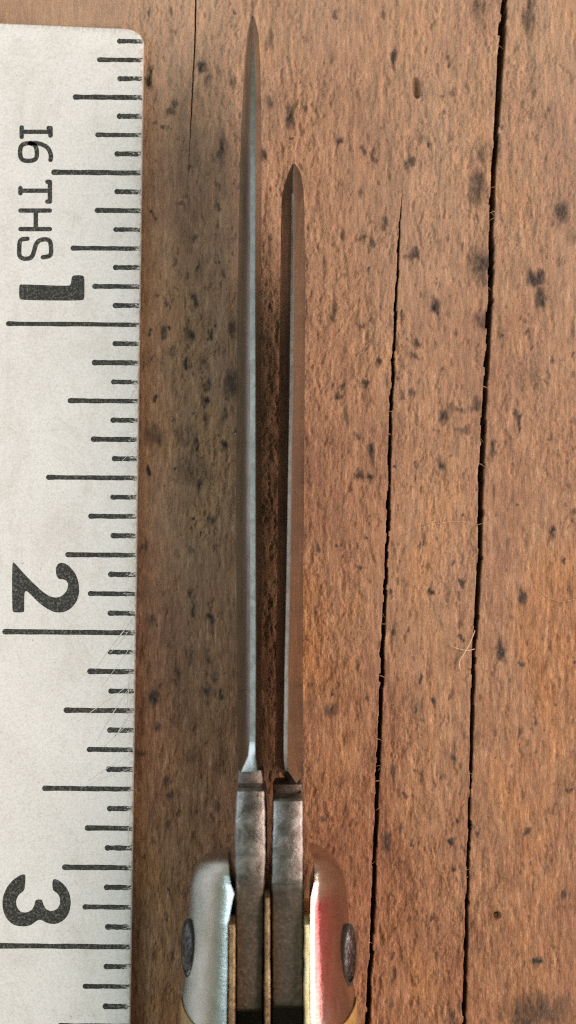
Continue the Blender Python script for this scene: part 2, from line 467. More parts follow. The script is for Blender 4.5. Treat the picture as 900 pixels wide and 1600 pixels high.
def relief(X, Y):
    """surface height in mm: ridges along the grain, pits and chips"""
    wx = X + 0.22 * (fbm(X / 1.5, Y / 5.0, 300, 3) - 0.5)
    h = 0.10 * (fbm(wx / 0.9, Y / 4.2, 100, 4, 0.6) - 0.5)
    h += 0.07 * (fbm(wx / 0.24, Y / 1.3, 120, 3, 0.65) - 0.5)
    h *= 1 + 0.9 * np.clip((Y - 5) / 30, 0, 1)
    h += 0.6 * (fbm(X / 14, Y / 30, 140, 2) - 0.5)
    pits = fbm(wx / 0.5, Y / 0.95, 160, 3, 0.6)
    h -= 0.75 * np.clip(pits - 0.63, 0, 0.2)
    chips = fbm(wx / 1.0, Y / 2.0, 180, 5, 0.66)
    mask = np.clip((fbm(X / 5, Y / 9, 210, 3) - 0.40) * 6, 0, 1)
    h += 0.05 * mask * np.clip((chips - 0.575) / 0.015, 0, 1)
    h -= 0.06 * mask * np.clip((0.42 - chips) / 0.015, 0, 1)
    torn = fbm(wx / 0.55 + 40, Y / 0.9, 230, 5, 0.7)          # torn, crusty patches
    m2 = np.clip((fbm(X / 4 + 9, Y / 6, 250, 3) - 0.47) * 7, 0, 1)
    h += m2 * (0.05 * np.clip((torn - 0.56) / 0.02, 0, 1) - 0.05 * np.clip((0.44 - torn) / 0.02, 0, 1))
    c = at(650, 137, 0)                       # the gouge near the top
    q = ((X - c[0] + 0.12 * (Y - c[1])) / 0.38) ** 2 + ((Y - c[1]) / 0.95) ** 2
    h -= 0.75 * np.clip(1 - q, 0, 1) ** 0.6
    c = at(776, 1430, 0)                      # the worm hole
    q = ((X - c[0]) / 0.30) ** 2 + ((Y - c[1]) / 0.30) ** 2
    h -= 0.9 * np.clip(1 - q, 0, 1) ** 0.5
    return h


def stain_of(X, Y):
    s = np.zeros_like(X)
    dx = 0.75 * (fbm(X / 0.45, Y / 0.9, 400, 3, 0.6) - 0.5)
    dy = 1.3 * (fbm(X / 0.5, Y / 0.8, 420, 3, 0.6) - 0.5)
    Xw, Yw = X + dx, Y + dy
    yrow = Y[:, 0]
    for px, py, rx, ry, a in spots:
        c = at(px, py, 0)
        rx, ry = rx / 19.0 * 1.05, ry / 19.0 * 1.05
        i0, i1 = np.searchsorted(yrow, [c[1] - 2 * ry - 0.7, c[1] + 2 * ry + 0.7])
        if i1 <= i0:
            continue
        xs = Xw[i0:i1]
        q = ((xs - c[0]) / rx) ** 2 + ((Yw[i0:i1] - c[1]) / ry) ** 2
        v = a * 1.2 * np.clip((2.3 - q) / 2.1, 0, 1) ** 1.35
        s[i0:i1] = np.maximum(s[i0:i1], v)
    return s


def tone_of(X, Y):                            # paler, more weathered towards the far end of the board
    v = np.interp(Y, [-45, 5, 45], [0.0, 0.25, 0.95])
    return np.clip(v + 0.9 * (fbm(X / 9, Y / 22, 500, 4) - 0.5), 0, 1)


def plank(name, cols, parent):
    """cols: list of (x per row, dz per row) - columns of vertices running along the grain"""
    X = np.stack([c[0] for c in cols], 1)
    DZ = np.stack([c[1] for c in cols], 1)
    Y = np.repeat(ys[:, None], X.shape[1], 1)
    Z = np.where(DZ < -10, DZ, relief(X, Y) + DZ)
    ST, TO = stain_of(X, Y), tone_of(X, Y)
    nr, nc = X.shape
    co = np.stack([X, Y, Z], 2).reshape(-1, 3) * S
    i = np.arange(nr * nc).reshape(nr, nc)
    f = np.stack([i[:-1, :-1], i[:-1, 1:], i[1:, 1:], i[1:, :-1]], 2).reshape(-1, 4)
    m = bpy.data.meshes.new(name)
    m.vertices.add(len(co))
    m.vertices.foreach_set('co', co.astype(np.float32).ravel())
    m.loops.add(f.size)
    m.loops.foreach_set('vertex_index', f.astype(np.int32).ravel())
    m.polygons.add(len(f))
    m.polygons.foreach_set('loop_start', np.arange(0, f.size, 4, dtype=np.int32))
    m.polygons.foreach_set('use_smooth', np.ones(len(f), bool))
    for nm, arr in (('stain', ST), ('tone', TO)):
        a_ = m.attributes.new(nm, 'FLOAT', 'POINT')
        a_.data.foreach_set('value', arr.astype(np.float32).ravel())
    m.update(calc_edges=True)
    m.validate()
    m.materials.append(M_WOOD)
    return link(name, m, parent)


def span(a, b, n, ends=(True, False)):
    t_ = np.linspace(0, 1, n + 1)
    t_ = t_[(0 if ends[0] else 1):(n + 1 if ends[1] else n)]
    return [(a + (b - a) * k, np.zeros_like(ys)) for k in t_]


ones = np.ones_like(ys)
table = tag(empty('tabletop', (0, 0, 0)), 'weathered reddish brown wooden board surface with dark spots and long cracks', 'tabletop', 'structure')


def crack_cols(L, Rr, d):
    return [(L, 0 * ys), (L + (Rr - L) * 0.12, -d), (L + (Rr - L) * 0.88, -d), (Rr, 0 * ys)]


cols = [(-160 * ones, -20 * ones)] + span(-160 * ones, -14 * ones, 30) + span(-14 * ones, C1L, 75) + crack_cols(C1L, C1R, c1d)
cols += span(C1R, C2L, 205, (False, False)) + crack_cols(C2L, C2R, c2d) + span(C2R, GL, 95, (False, True)) + [(GL - 0.01, -20 * ones)]
plank('plank', cols, table)
cols = [(GR + 0.01, -20 * ones)] + span(GR, 27 * ones, 115) + span(27 * ones, 170 * ones, 30, (True, True)) + [(170 * ones, -20 * ones)]
plank('plank', cols, table)
V = [(-160, -170, -20.2), (170, -170, -20.2), (170, 180, -20.2), (-160, 180, -20.2), (-160, -170, -26), (170, -170, -26), (170, 180, -26), (-160, 180, -26)]
link('gap_light_blocker', mesh('gap_light_blocker', V, [(0, 1, 2, 3), (7, 6, 5, 4), (0, 4, 5, 1), (1, 5, 6, 2), (2, 6, 7, 3), (3, 7, 4, 0)], M_UNDER, 0), table)  # unseen board added to stop light leaking up through the gap

# torn fibres bridging the cracks
SV, SF = [], []
for _ in range(34):
    if _ % 2:
        i_ = random.randrange(60, len(ys) - 60)
        a_, b_, yy = GL[i_], GR[i_], ys[i_]
    else:
        i_ = random.choice([q for q in range(60, len(ys) - 60) if 420 < pyrow[q] < 1580])
        a_, b_, yy = C2L[i_], C2R[i_], ys[i_]
    sl = random.uniform(-0.5, 0.5)
    full = random.random() < 0.4
    p0 = np.array([a_ - 0.12, yy, relief(np.array([a_ - 0.12]), np.array([yy]))[0] - 0.01])
    p1 = np.array([b_ + 0.12 if full else a_ + (b_ - a_) * random.uniform(.3, .8), yy + sl, 0])
    p1[2] = relief(np.array([b_ + 0.12]), np.array([yy + sl]))[0] - (0.02 if full else 0.1)
    if random.random() < 0.5:
        p0[0], p1[0] = a_ + b_ - p0[0], a_ + b_ - p1[0]
    hw = random.uniform(0.018, 0.04)
    b0_ = len(SV)
    for p, k in ((p0, 1.0), ((p0 + p1) / 2 + np.array([0, 0.04, 0.02]), 0.9), (p1, 0.4)):
        SV += [p + np.array([0, hw * k, 0]), p + np.array([0, 0, hw * k]), p - np.array([0, hw * k, 0]), p - np.array([0, 0, hw * k])]
    for r_ in (0, 4):
        for j in range(4):
            SF.append((b0_ + r_ + j, b0_ + r_ + (j + 1) % 4, b0_ + r_ + 4 + (j + 1) % 4, b0_ + r_ + 4 + j))
sp_ = link('torn_fibres', mesh('torn_fibres', SV, SF, mat_plain('torn_wood', (0.36, 0.20, 0.115), 0.8, 0, 0.3), 0), table)
sp_['kind'] = 'stuff'

# ------------------------------------------------------------------ the ruler
RZ = 1.05                                     # top face of the ruler
e0, e1 = at(224.5, 60, RZ)[:2], at(203.5, 1600, RZ)[:2]
rv = (e1 - e0) / np.linalg.norm(e1 - e0)      # along the edge, towards the bottom of the picture
ru = np.array([rv[1], -rv[0]])                # from the edge into the ruler (left)
if ru[0] > 0:
    ru = -ru
tick16 = at(218, 507.5, RZ)[:2]
v16 = float(np.dot(tick16 - e0, rv))
V0 = v16 - 25.4                               # v of the zero of the scale
rul_base = np.array([*(e0 + rv * 30 + ru * 15), 0.0])


def rp(u, v, z):                              # ruler coordinates -> tabletop
    p = e0 + ru * u + rv * v
    return np.array([p[0], p[1], z])


def px2uv(px, py, z=RZ):
    d = at(px, py, z)[:2] - e0
    return float(np.dot(d, ru)), float(np.dot(d, rv))


def rloc(u, v, z):
    return rp(u, v, z) - rul_base


vt = px2uv(185, 44)[1]
W_R, L_R = 31.0, 108.0
out = []
cr = 1.7
for k in range(9):
    a = R(90 * k / 8)
    out.append((cr * (1 - math.sin(a)), vt + 0.55 + cr * (1 - math.cos(a)) * 0.62) if False else (cr - cr * math.cos(a), vt + 1.25 - 1.25 * math.sin(a)))
vl = px2uv(0, 35)[1]
ul = px2uv(0, 35)[0]
slope = (vl - vt) / (ul - cr)
for k in range(1, 12):
    u = cr + (W_R - cr) * k / 11
    out.append((u, vt + slope * (u - cr) * 0.9))
n_top = len(out)
for k in range(1, 30):
    out.append((W_R, out[n_top - 1][1] + (L_R - out[n_top - 1][1]) * k / 29))
for k in range(1, 8):
    out.append((W_R * (1 - k / 7), L_R))
nn = 220
for k in range(1, nn):
    v = L_R + (vt + 1.25 - L_R) * k / nn
    if v > L_R - 2.5:
        continue
    out.append((0.02 * (random.random() - 0.5), v))
cen = np.array([W_R / 2, L_R / 2])


def inset(d):
    n = len(out)
    r = []
    for i in range(n):
        a, b = np.array(out[i - 1]), np.array(out[(i + 1) % n])
        t_ = (b - a) / (np.linalg.norm(b - a) + 1e-9)
        nrm = np.array([-t_[1], t_[0]])
        p = np.array(out[i])
        if np.dot(nrm, cen - p) < 0:
            nrm = -nrm
        r.append(p + nrm * d)
    return r


rings = []
for d, z in ((0.05, 0.0 + 0.10), (0.0, 0.2), (0.0, RZ - 0.14), (0.05, RZ - 0.045), (0.16, RZ), (0.55, RZ), (1.0, RZ)):
    rings.append([rloc(p[0], p[1], z) for p in inset(d)])
V, F = loft(rings, False)
no_ = len(out)
for ri, zc_ in ((0, 0.1), (len(rings) - 1, RZ)):
    V.append(rloc(W_R / 2, L_R / 2, zc_))
    F += [(ri * no_ + j, ri * no_ + (j + 1) % no_, len(V) - 1) for j in range(no_)]
mr = mesh('ruler', V, F, M_RULER, 40)
a_ = mr.attributes.new('dirt', 'FLOAT', 'POINT')
no = len(out)
dirt = np.zeros(len(mr.vertices), np.float32)
for ri, val in enumerate((0.9, 1.0, 1.0, 0.9, 0.55, 0.12, 0.0)):
    dirt[ri * no:(ri + 1) * no] = val
a_.data.foreach_set('value', dirt)
ruler = link('ruler', mr, None, rul_base)
tag(ruler, 'white metal ruler along the left side with black sixteenths marks and worn edge', 'ruler')


def flat(name, outline, z0, z1, mat, wear=None):
    """a thin inked shape: polygon in ruler coordinates (u, v)"""
    n = len(outline)
    V = [rloc(u, v, z0) for u, v in outline] + [rloc(u, v, z1) for u, v in outline]
    F = [tuple(range(n, 2 * n))] + [(i, (i + 1) % n, n + (i + 1) % n, n + i) for i in range(n)]
    ar = sum(V[i][0] * V[(i + 1) % n][1] - V[(i + 1) % n][0] * V[i][1] for i in range(n))
    if ar < 0:
        F = [f[::-1] for f in F]
    m = mesh(name, V, F, mat, 0)
    return m


Z_INK = RZ + 0.012


def capsule(u0, v0, u1, v1, hw, seg=7, wob=0.0):
    d = np.array([u1 - u0, v1 - v0])
    d /= np.linalg.norm(d)
    n = np.array([-d[1], d[0]])
    o = []
    for k in range(seg):
        a = R(90 + 180 * k / (seg - 1))
        o.append(np.array([u0, v0]) + hw * 1.16 * (math.cos(a) * d + math.sin(a) * n))
    m_ = 10
    for k in range(1, m_ + 1):
        o.append(np.array([u0, v0]) + (np.array([u1 - u0, v1 - v0])) * k / m_ - n * (hw + random.uniform(-wob, wob)))
    for k in range(m_, 0, -1):
        o.append(np.array([u0, v0]) + (np.array([u1 - u0, v1 - v0])) * k / m_ + n * (hw + random.uniform(-wob, wob)))
    return [tuple(p) for p in o]


def tick(i):
    v = V0 + i * 25.4 / 16
    ln = 10.95 if i % 16 == 0 else 7.5 if i % 8 == 0 else 5.75 if i % 4 == 0 else 3.9 if i % 2 == 0 else 2.2
    ln += random.uniform(-0.1, 0.1)
    hw = 0.195 + random.uniform(-0.015, 0.02)
    # quads across the length so that the wear towards the edge can be graded
    u1 = 0.07
    cap_, nseg = capsule(ln - hw, v, u1, v, hw, 7, 0.022), 10
    n = len(cap_)
    V = [rloc(u, vv, Z_INK) for u, vv in cap_] + [rloc(u, vv, RZ - 0.02) for u, vv in cap_]
    base = 7
    top = [tuple(range(0, 7)) + (base, base + 2 * nseg - 1)]
    for k in range(nseg - 1):
        top.append((base + k, base + k + 1, base + 2 * nseg - 2 - k, base + 2 * nseg - 1 - k))
    top[0] = tuple(list(range(0, 7)) + [base, base + 2 * nseg - 1])
    side = [(i_, (i_ + 1) % n, n + (i_ + 1) % n, n + i_) for i_ in range(n)]
    m = mesh('tick_mark', V, top + side, M_INKW, 0)
    a_ = m.attributes.new('wear', 'FLOAT', 'POINT')
    a_.data.foreach_set('value', np.array([max(0.0, 1 - u / 1.35) ** 0.8 for u, vv in cap_] * 2, np.float32))
    link('tick_mark', m, ruler)


for i in range(1, 62):
    tick(i)

PX = lambda pts: [px2uv(*p) for p in pts]


def smooth_closed(pts, it=2, keep=()):
    P = [np.array(p, float) for p in pts]
    for _ in range(it):
        Q = []
        for i in range(len(P)):
            a, b = P[i], P[(i + 1) % len(P)]
            Q += [a * 0.78 + b * 0.22, a * 0.22 + b * 0.78]
        P = Q
    return [tuple(p) for p in P]


ONE = [(30, 446), (33, 444), (107, 447), (111, 444), (112, 433), (115, 430), (129, 430), (132, 434), (132, 466), (129, 470), (34, 469), (30, 466)]
TWO = [(19, 878), (23, 880), (31, 889), (42, 901), (54, 913), (66, 924), (76, 931), (86, 934), (96, 932), (104, 924), (107, 914), (104, 907), (98, 905), (92, 905), (88, 899), (87, 888), (91, 880), (99, 879), (108, 884),
       (118, 896), (123, 910), (124, 926), (120, 940), (111, 951), (99, 957), (86, 957), (73, 951), (60, 941), (50, 931), (42, 923), (38, 925), (38, 953), (37, 957), (22, 957), (19, 954)]
THREE = [(39, 1366), (40, 1370), (39, 1388), (36, 1393), (29, 1398), (25, 1407), (26, 1417), (32, 1425), (41, 1426), (50, 1422), (54, 1414), (55, 1407), (60, 1405), (66, 1406), (68, 1414), (72, 1421), (80, 1424), (89, 1421),
         (94, 1413), (94, 1403), (90, 1396), (84, 1392), (82, 1388), (82, 1376), (85, 1373), (93, 1376), (103, 1385), (109, 1397), (111, 1411), (108, 1427), (100, 1438), (88, 1444), (75, 1443), (64, 1437), (58, 1438), (48, 1446),
         (35, 1448), (20, 1445), (9, 1434), (4, 1419), (4, 1403), (10, 1387), (21, 1374), (32, 1367)]


def numeral(pts):
    o = smooth_closed(PX(pts), 2)
    link('numeral', flat('numeral', o, RZ - 0.02, Z_INK, M_INK), ruler)


for g in (ONE, TWO, THREE):
    numeral(g)


def stroke_rings(pts, hw):
    P = [np.array(p, float) for p in pts]
    L, Q = [], []
    for i in range(len(P)):
        a, b = P[max(0, i - 1)], P[min(len(P) - 1, i + 1)]
        d = (b - a) / np.linalg.norm(b - a)
        n = np.array([-d[1], d[0]])
        L.append(P[i] + n * hw)
        Q.append(P[i] - n * hw)
    return L, Q


def spline(pts, it=3):
    P = [np.array(p, float) for p in pts]
    for _ in range(it):
        Q = [P[0]]
        for a, b in zip(P, P[1:]):
            Q += [a * 0.75 + b * 0.25, a * 0.25 + b * 0.75]
        Q.append(P[-1])
        P = Q
    return P


def letter(strokes, wpx=7.0):
    V, F = [], []
    hw = wpx / 2 / 19.0
    for si, (pts, curved) in enumerate(strokes):
        P = spline(PX(pts)) if curved else [np.array(p) for p in PX(pts)]
        P[0] = P[0]
        d0 = (P[0] - P[1]) / np.linalg.norm(P[0] - P[1])
        d1 = (P[-1] - P[-2]) / np.linalg.norm(P[-1] - P[-2])
        L, Q = stroke_rings(P, hw)
        z = Z_INK + 0.002 * si
        b = len(V)
        n = len(P)
        for l_, q_ in zip(L, Q):
            V += [rloc(*l_, z), rloc(*q_, z)]
        for k in range(n - 1):
            F.append((b + 2 * k, b + 2 * k + 1, b + 2 * k + 3, b + 2 * k + 2))
        for P0, dd, a0, a1 in ((P[0], d0, b, b + 1), (P[-1], d1, b + 2 * n - 2, b + 2 * n - 1)):
            c = len(V)
            pn = np.array([-dd[1], dd[0]])
            for k in range(7):
                a = R(-90 + 180 * k / 6)
                V.append(rloc(*(P0 + hw * (math.cos(a) * dd + math.sin(a) * pn)), z))
            F.append(tuple(range(c, c + 7)))
    m = mesh('letter', V, F, M_INK, 0)
    link('letter', m, ruler)


letter([([(36, 206), (78, 206)], False), ([(34, 199), (34, 214)], False), ([(79, 206), (76, 200)], False), ([(79, 200), (79, 212)], False)])
letter([([(79, 250), (80, 242), (75, 230), (62, 224), (46, 223), (33, 226), (31, 238), (33, 250), (46, 252), (57, 249), (58, 238), (56, 227), (47, 224)], True)])
letter([([(32, 298), (77, 298)], False), ([(78, 284), (78, 315)], False), ([(74, 284), (78, 284)], False), ([(74, 315), (78, 315)], False), ([(32, 294), (32, 302)], False)])
letter([([(32, 329), (78, 329)], False), ([(32, 358), (78, 358)], False), ([(56, 329), (56, 358)], False)])
letter([([(67, 402), (80, 400), (80, 387), (78, 374), (63, 374), (56, 381), (54, 390), (50, 403), (38, 405), (30, 401), (30, 388), (31, 374), (43, 373)], True)])

# scratches across the lower marks, bare metal lying on top of the ink
V, F = [], []


def scratch(p, q, wpx):
    a, b = np.array(px2uv(*p)), np.array(px2uv(*q))
    n = 14
    d = (b - a) / np.linalg.norm(b - a)
    nn_ = np.array([-d[1], d[0]])
    base = len(V)
    for k in range(n + 1):
        t_ = k / n
        c = a + (b - a) * t_ + nn_ * 0.10 * math.sin(2.2 * t_ + p[0]) + nn_ * random.uniform(-.02, .02)
        hw = 0.7 * wpx / 2 / 19.0 * math.sin(math.pi * (0.06 + 0.88 * t_)) * random.uniform(0.5, 1.2)
        V.extend([rloc(*(c + nn_ * hw), Z_INK + 0.010), rloc(*(c - nn_ * hw), Z_INK + 0.010)])
    for k in range(n):
        F.append((base + 2 * k, base + 2 * k + 1, base + 2 * k + 3, base + 2 * k + 2))


for p, q, wd in (((210, 962), (150, 1048), 2.4), ((207, 980), (168, 1022), 1.6), ((209, 1062), (120, 1130), 1.8), ((205, 1072), (150, 1160), 2.2), ((207, 1110), (176, 1152), 2.6), ((204, 1128), (160, 1172), 1.6),
                 ((206, 1040), (196, 1120), 1.5), ((212, 610), (202, 625), 2.2), ((205, 1180), (135, 1222), 1.6), ((209, 1000), (160, 1075), 1.4), ((204, 1200), (126, 1234), 1.4), ((206, 1268), (198, 1320), 1.6), ((215, 690), (178, 735), 1.0)):
    scratch(p, q, wd)
sc = link('scratch', mesh('scratch', V, F, mat_plain('bare_ruler_metal', (0.62, 0.61, 0.58), 0.45, 0, 0.15), 0), ruler)
sc['kind'] = 'stuff'

# ------------------------------------------------------------------ the pocket knife
KB = np.array([*at(418, 1500, 0)[:2], 0.0])
knife = tag(empty('pocket_knife', KB), 'old two bladed pocket knife lying on its back with both steel blades open', 'pocket knife')


def kmesh(name, V, F, mat, sharp=30):
    return mesh(name, [np.array(v) - KB for v in V], F, mat, sharp)


def resample(st, n):
    a = np.array(st, float)
    yy = np.concatenate([np.linspace(a[0, 0], a[0, 0] + 60, n // 3, endpoint=False), np.linspace(a[0, 0] + 60, a[-1, 0], n - n // 3)])
    return [np.concatenate([[y], [np.interp(y, a[:, 0], a[:, k]) for k in range(1, a.shape[1])]]) for y in yy]


def blade(st, z_spine, z_edge, tip_z, tip_py, belly, bev_z, mats, conv, sbelly, first, last, sp_pow):
    """st: photo row, left outline, start of the honed bevel, cutting edge, right outline; the edge faces up, the spine lies down"""
    rings = []
    A = np.array(st, float)
    for py, xl, xb, xe, xr in resample(st, 72):
        t_ = min(1.0, max(0.0, (py - tip_py) / belly))
        ze = tip_z + (z_edge - tip_z) * math.sin(t_ * math.pi / 2) ** 0.75
        t2 = min(1.0, max(0.0, (py - tip_py) / sbelly))
        zs = tip_z - 0.15 + (z_spine - tip_z + 0.15) * math.sin(t2 * math.pi / 2) ** sp_pow
        y = yat(py, ze)
        pys = row_of(y, zs)                   # where the spine of this section shows in the photograph
        if py - tip_py > 2:
            xl, xr = np.interp(pys, A[:, 0], A[:, 1]), np.interp(pys, A[:, 0], A[:, 4])
        y = yat(py, ze)
        zb = ze - bev_z * min(1, 0.15 + t_)
        P = []
        wob = 0.35 * (fbm(np.array([y / 1.1]), np.array([0.5]), 800, 2)[0] - 0.5)
        P.append((xat(xl + 1.2, y, zs), y, zs))
        P.append((xat(xl, y, zs + 0.25), y, zs + 0.25))
        for h, fr in ((0.2, 0.0), (0.4, 0.04), (0.6, 0.12), (0.75, 0.24), (0.88, 0.50), (0.96, 0.80)):   # full-ground left face
            z = zs + 0.25 + (zb - zs - 0.25) * h
            P.append((xat(xl + (xb - xl) * (h + conv * (fr - h)), y, z), y, z))
        P.append((xat(xb + wob, y, zb), y, zb))
        P.append((xat(xe - 0.7, y, ze), y, ze))
        P.append((xat(xe, y, ze), y, ze))
        for h in (0.7, 0.35):
            z = zs + 0.25 + (ze - zs - 0.25) * h
            P.append((xat(xr + (xe - xr) * (h + 0.10 * math.sin(h * math.pi)), y, z), y, z))
        P.append((xat(xr, y, zs + 0.25), y, zs + 0.25))
        P.append((xat(xr - 1.2, y, zs), y, zs))
        rings.append(P)
    V, F = loft(rings)
    m = kmesh('blade', V, F, mats[0], 24)
    m.materials.append(mats[1])
    n = len(rings[0])
    for p in m.polygons:                      # the honed bevel
        k = p.index % n
        if p.index < n * (len(rings) - 1) and n * first < p.index < n * (len(rings) - last) and k in (8, 9):
            p.material_index = 1
    return link('blade', m, knife)


LEFT = [(25, 393.8, 394.6, 395, 395.6), (40, 389.5, 394.5, 396.2, 400.5), (55, 386, 394.5, 396.8, 404), (100, 382, 393, 398, 406.8), (150, 379.5, 392.6, 398.6, 407.8), (200, 376.7, 392, 398.8, 408.4), (280, 374.4, 391.5, 399, 409),
        (450, 371.5, 390.8, 398.5, 408), (600, 370, 390.8, 399, 408), (760, 368.6, 391, 399, 409), (900, 369.3, 391, 399.3, 409), (1040, 370.5, 391, 399.5, 408.5), (1150, 371, 390.7, 399, 408.5), (1176, 371, 389.5, 398.6, 409.5), (1188, 371, 386, 399.5, 410.5), (1206, 371, 377, 402, 411.5)]
RIGHT = [(256, 458, 459, 459.4, 460.2), (263, 454, 457.6, 458.8, 465.5), (270, 451, 456.8, 458.2, 469), (290, 444, 456, 458.2, 473.3), (310, 440.4, 456, 459.2, 475), (360, 438.9, 455.2, 459.2, 476), (450, 437.8, 454.2, 458.8, 477.3),
         (600, 436, 452.7, 457.6, 476), (760, 434.4, 450, 455.4, 475.4), (900, 433.3, 447.8, 453.2, 474), (1040, 431, 445, 450.6, 473), (1160, 430, 443.5, 449.6, 474.2), (1185, 429, 443.5, 449, 474.2), (1200, 430, 442.5, 448, 474), (1212, 442, 450, 455, 474), (1224, 456, 460, 463.5, 474)]
bl = blade(LEFT, 1.3, 11.2, 5.5, 25, 260, 0.25, (M_STEEL, M_EDGE), 0.8, 260, 3, 3, 1.0)
br = blade(RIGHT, 1.3, 10.6, 10.1, 256, 120, 0.2, (M_STEEL, M_EDGE), 0.15, 260, 18, 3, 0.68)
bl['label'] = 'longer left blade with bright honed edge'
br['label'] = 'shorter right blade reflecting the brown wood'


def tang(st, parent, name='tang'):  # rust weight is also used to darken the notch before the shoulder
    """st: photo row, left, right, top z, rust and darkening"""
    rings, rust_dark = [], []
    for py, xl, xr, zt, ru_ in st:
        y = yat(py, zt)
        c = 0.21
        jl, jr = random.uniform(-.03, .03), random.uniform(-.03, .03)
        L, Q = xat(xl, y, zt) + jl, xat(xr, y, zt) + jr
        zb = 2.0
        rings.append([(L + c, y, zb), (L, y, zb + c), (L, y, zt - c * 1.3), (L + c * 0.45, y, zt - c * 0.35), (L + c * 1.3, y, zt), ((L + Q) / 2, y, zt + 0.05), (Q - c * 1.3, y, zt), (Q - c * 0.45, y, zt - c * 0.35), (Q, y, zt - c * 1.3), (Q, y, zb + c), (Q - c, y, zb)])
        rust_dark += [ru_] * 11
    V, F = loft(rings)
    m = kmesh(name, V, F, M_TANG, 22)
    a_ = m.attributes.new('rust_dark', 'FLOAT', 'POINT')
    a_.data.foreach_set('value', np.array(rust_dark, np.float32))
    return link(name, m, parent)


def dense(st, step=8):
    a = np.array(st, float)
    out_ = []
    for p, q in zip(a, a[1:]):
        n = max(1, int((q[0] - p[0]) / step))
        for k in range(n):
            out_.append(tuple(p + (q - p) * k / n))
    out_.append(tuple(a[-1]))
    return out_


tang(dense([(1204, 372, 410, 9.0, .5), (1215, 370.5, 412, 9.0, .6), (1224, 370, 412, 9.0, .7), (1228, 374, 409, 10.8, .15), (1231, 371, 412, 11.4, .0), (1237, 369, 413.5, 11.65, .0), (1252, 368.5, 414, 11.8, .0), (1264, 367.5, 415, 11.96, .0), (1270, 367, 415, 12.0, .0),
            (1330, 366.5, 416, 12.0, .15), (1372, 367.5, 414, 12.0, .35), (1392, 368.5, 412, 11.8, .8), (1440, 368.5, 411.5, 11.3, .9), (1560, 369, 410, 11.1, 1.0), (1576, 369, 410, 10.9, .9), (1580, 369, 410, 10.4, .9)]), bl)
tang(dense([(1218, 430, 470, 4.5, .9), (1226, 427, 473, 6.0, .9), (1239, 426.5, 474, 6.2, .9), (1241, 432, 470.5, 10.8, .2), (1244, 428.5, 472.5, 11.5, .0), (1248, 426.8, 473.5, 11.85, .0), (1252, 426, 474, 11.7, .0), (1320, 424.5, 474.5, 12.0, .05), (1380, 424, 474.5, 12.0, .2), (1394, 425, 474, 11.7, .7), (1440, 425, 474, 11.2, .8), (1556, 425.5, 473.5, 11.0, .95),
            (1566, 425.5, 473.5, 10.9, .6), (1571, 425.5, 473.5, 10.7, .2), (1574, 425.5, 473.5, 10.3, .9)]), br)


def plate(name, xl, xr, py0, py1, z0, z1, mat, jitter=0.02, front=0.9):
    rings = []
    n = 60
    for k in range(n + 1):
        py = py0 + (py1 - py0) * (k / n) ** 1.15
        y = yat(py, z1)
        r_ = min(1.0, (py - py0) / 19.0 / front)
        zt = z1 - front * (1 - math.sqrt(max(0, 1 - (1 - r_) ** 2)))
        jl, jr = random.uniform(-jitter, jitter), random.uniform(-jitter, jitter)
        L = xat(np.interp(py, [1390, 1600], xl), y, z1) + jl
        Q = xat(np.interp(py, [1390, 1600], xr), y, z1) + jr
        h = 0.10
        rings.append([(L, y, z0), (L, y, zt - h), (L + h, y, zt), (Q - h, y, zt), (Q, y, zt - h), (Q, y, z0)])
    V, F = loft(rings)
    return link(name, kmesh(name, V, F, mat, 40), knife)


PY_END = 2700                                 # far end of the handle, well outside the photograph
plate('liner', (358, 357), (367.5, 366.5), 1434, PY_END, 0.5, 12.5, M_BRASS)
plate('liner', (413.5, 413), (421, 422), 1392, PY_END, 0.5, 12.3, M_BRASS)
plate('liner', (475.5, 475.5), (484, 484), 1434, PY_END, 0.5, 12.6, M_BRASS2, 0.035)
plate('back_spring', (369, 369), (411, 411), 1440, PY_END - 10, 0.0, 1.9, M_SPRING)
plate('back_spring', (424, 424), (474, 474), 1440, PY_END - 10, 0.0, 1.9, M_SPRING)


def seam_row(k, npt):
    return float(np.interp(min(k, npt - k), [0, 5, 9, 12, 15], [1614, 1609, 1597, 1582, 1562]))


def side_body(name, stations, mat, parent, zc=6.4, hh=6.1, npt=30, sharp=60, seam=0):
    """half-barrel side of the handle. stations: photo row, inner x, outer x, height factor"""
    rings = []
    for py, xi, xo, hf in stations:
        y = yat(py, 10.0)
        zt = zc + hh * hf
        I, O = xat(xi, y, 12.0), xat(xo, y, 7.5)
        P = []
        for k in range(npt + 1):
            a = math.pi / 2 - math.pi * k / npt
            ex = 2 / 1.5
            cx_ = abs(math.cos(a)) ** ex
            sz = math.copysign(abs(math.sin(a)) ** ex, math.sin(a))
            sr = seam_row(k, npt)
            pk = py
            if seam < 0 and py > 1545:
                pk = 1545 + (py - 1545) * (sr - 1545) / (stations[-1][0] - 1545)
            if seam > 0:
                pk = py + (sr + 1.5 - stations[0][0]) * math.exp(-(py - stations[0][0]) / 150)
            y = yat(pk, 10.0)
            P.append((I + (O - I) * cx_, y, zc + hh * hf * sz))
        rings.append(P)
    V, F = loft(rings)
    m = kmesh(name, V, F, mat, sharp)
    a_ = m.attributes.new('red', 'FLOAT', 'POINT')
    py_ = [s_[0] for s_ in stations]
    a_.data.foreach_set('value', np.array([np.interp(k, [0, .8, 2.0, 4.5, 8, 14], [0, 0.0, 1.0, .75, .3, 0]) * np.interp(p, [1385, 1410, 1540, 1600], [0, 1, .8, .4]) for p in py_ for k in range(npt + 1)], np.float32))  # painted red reflection, strongest near the inner edge
    return link(name, m, parent)


def ramp_st(pts, step=4):
    return dense(pts, step)


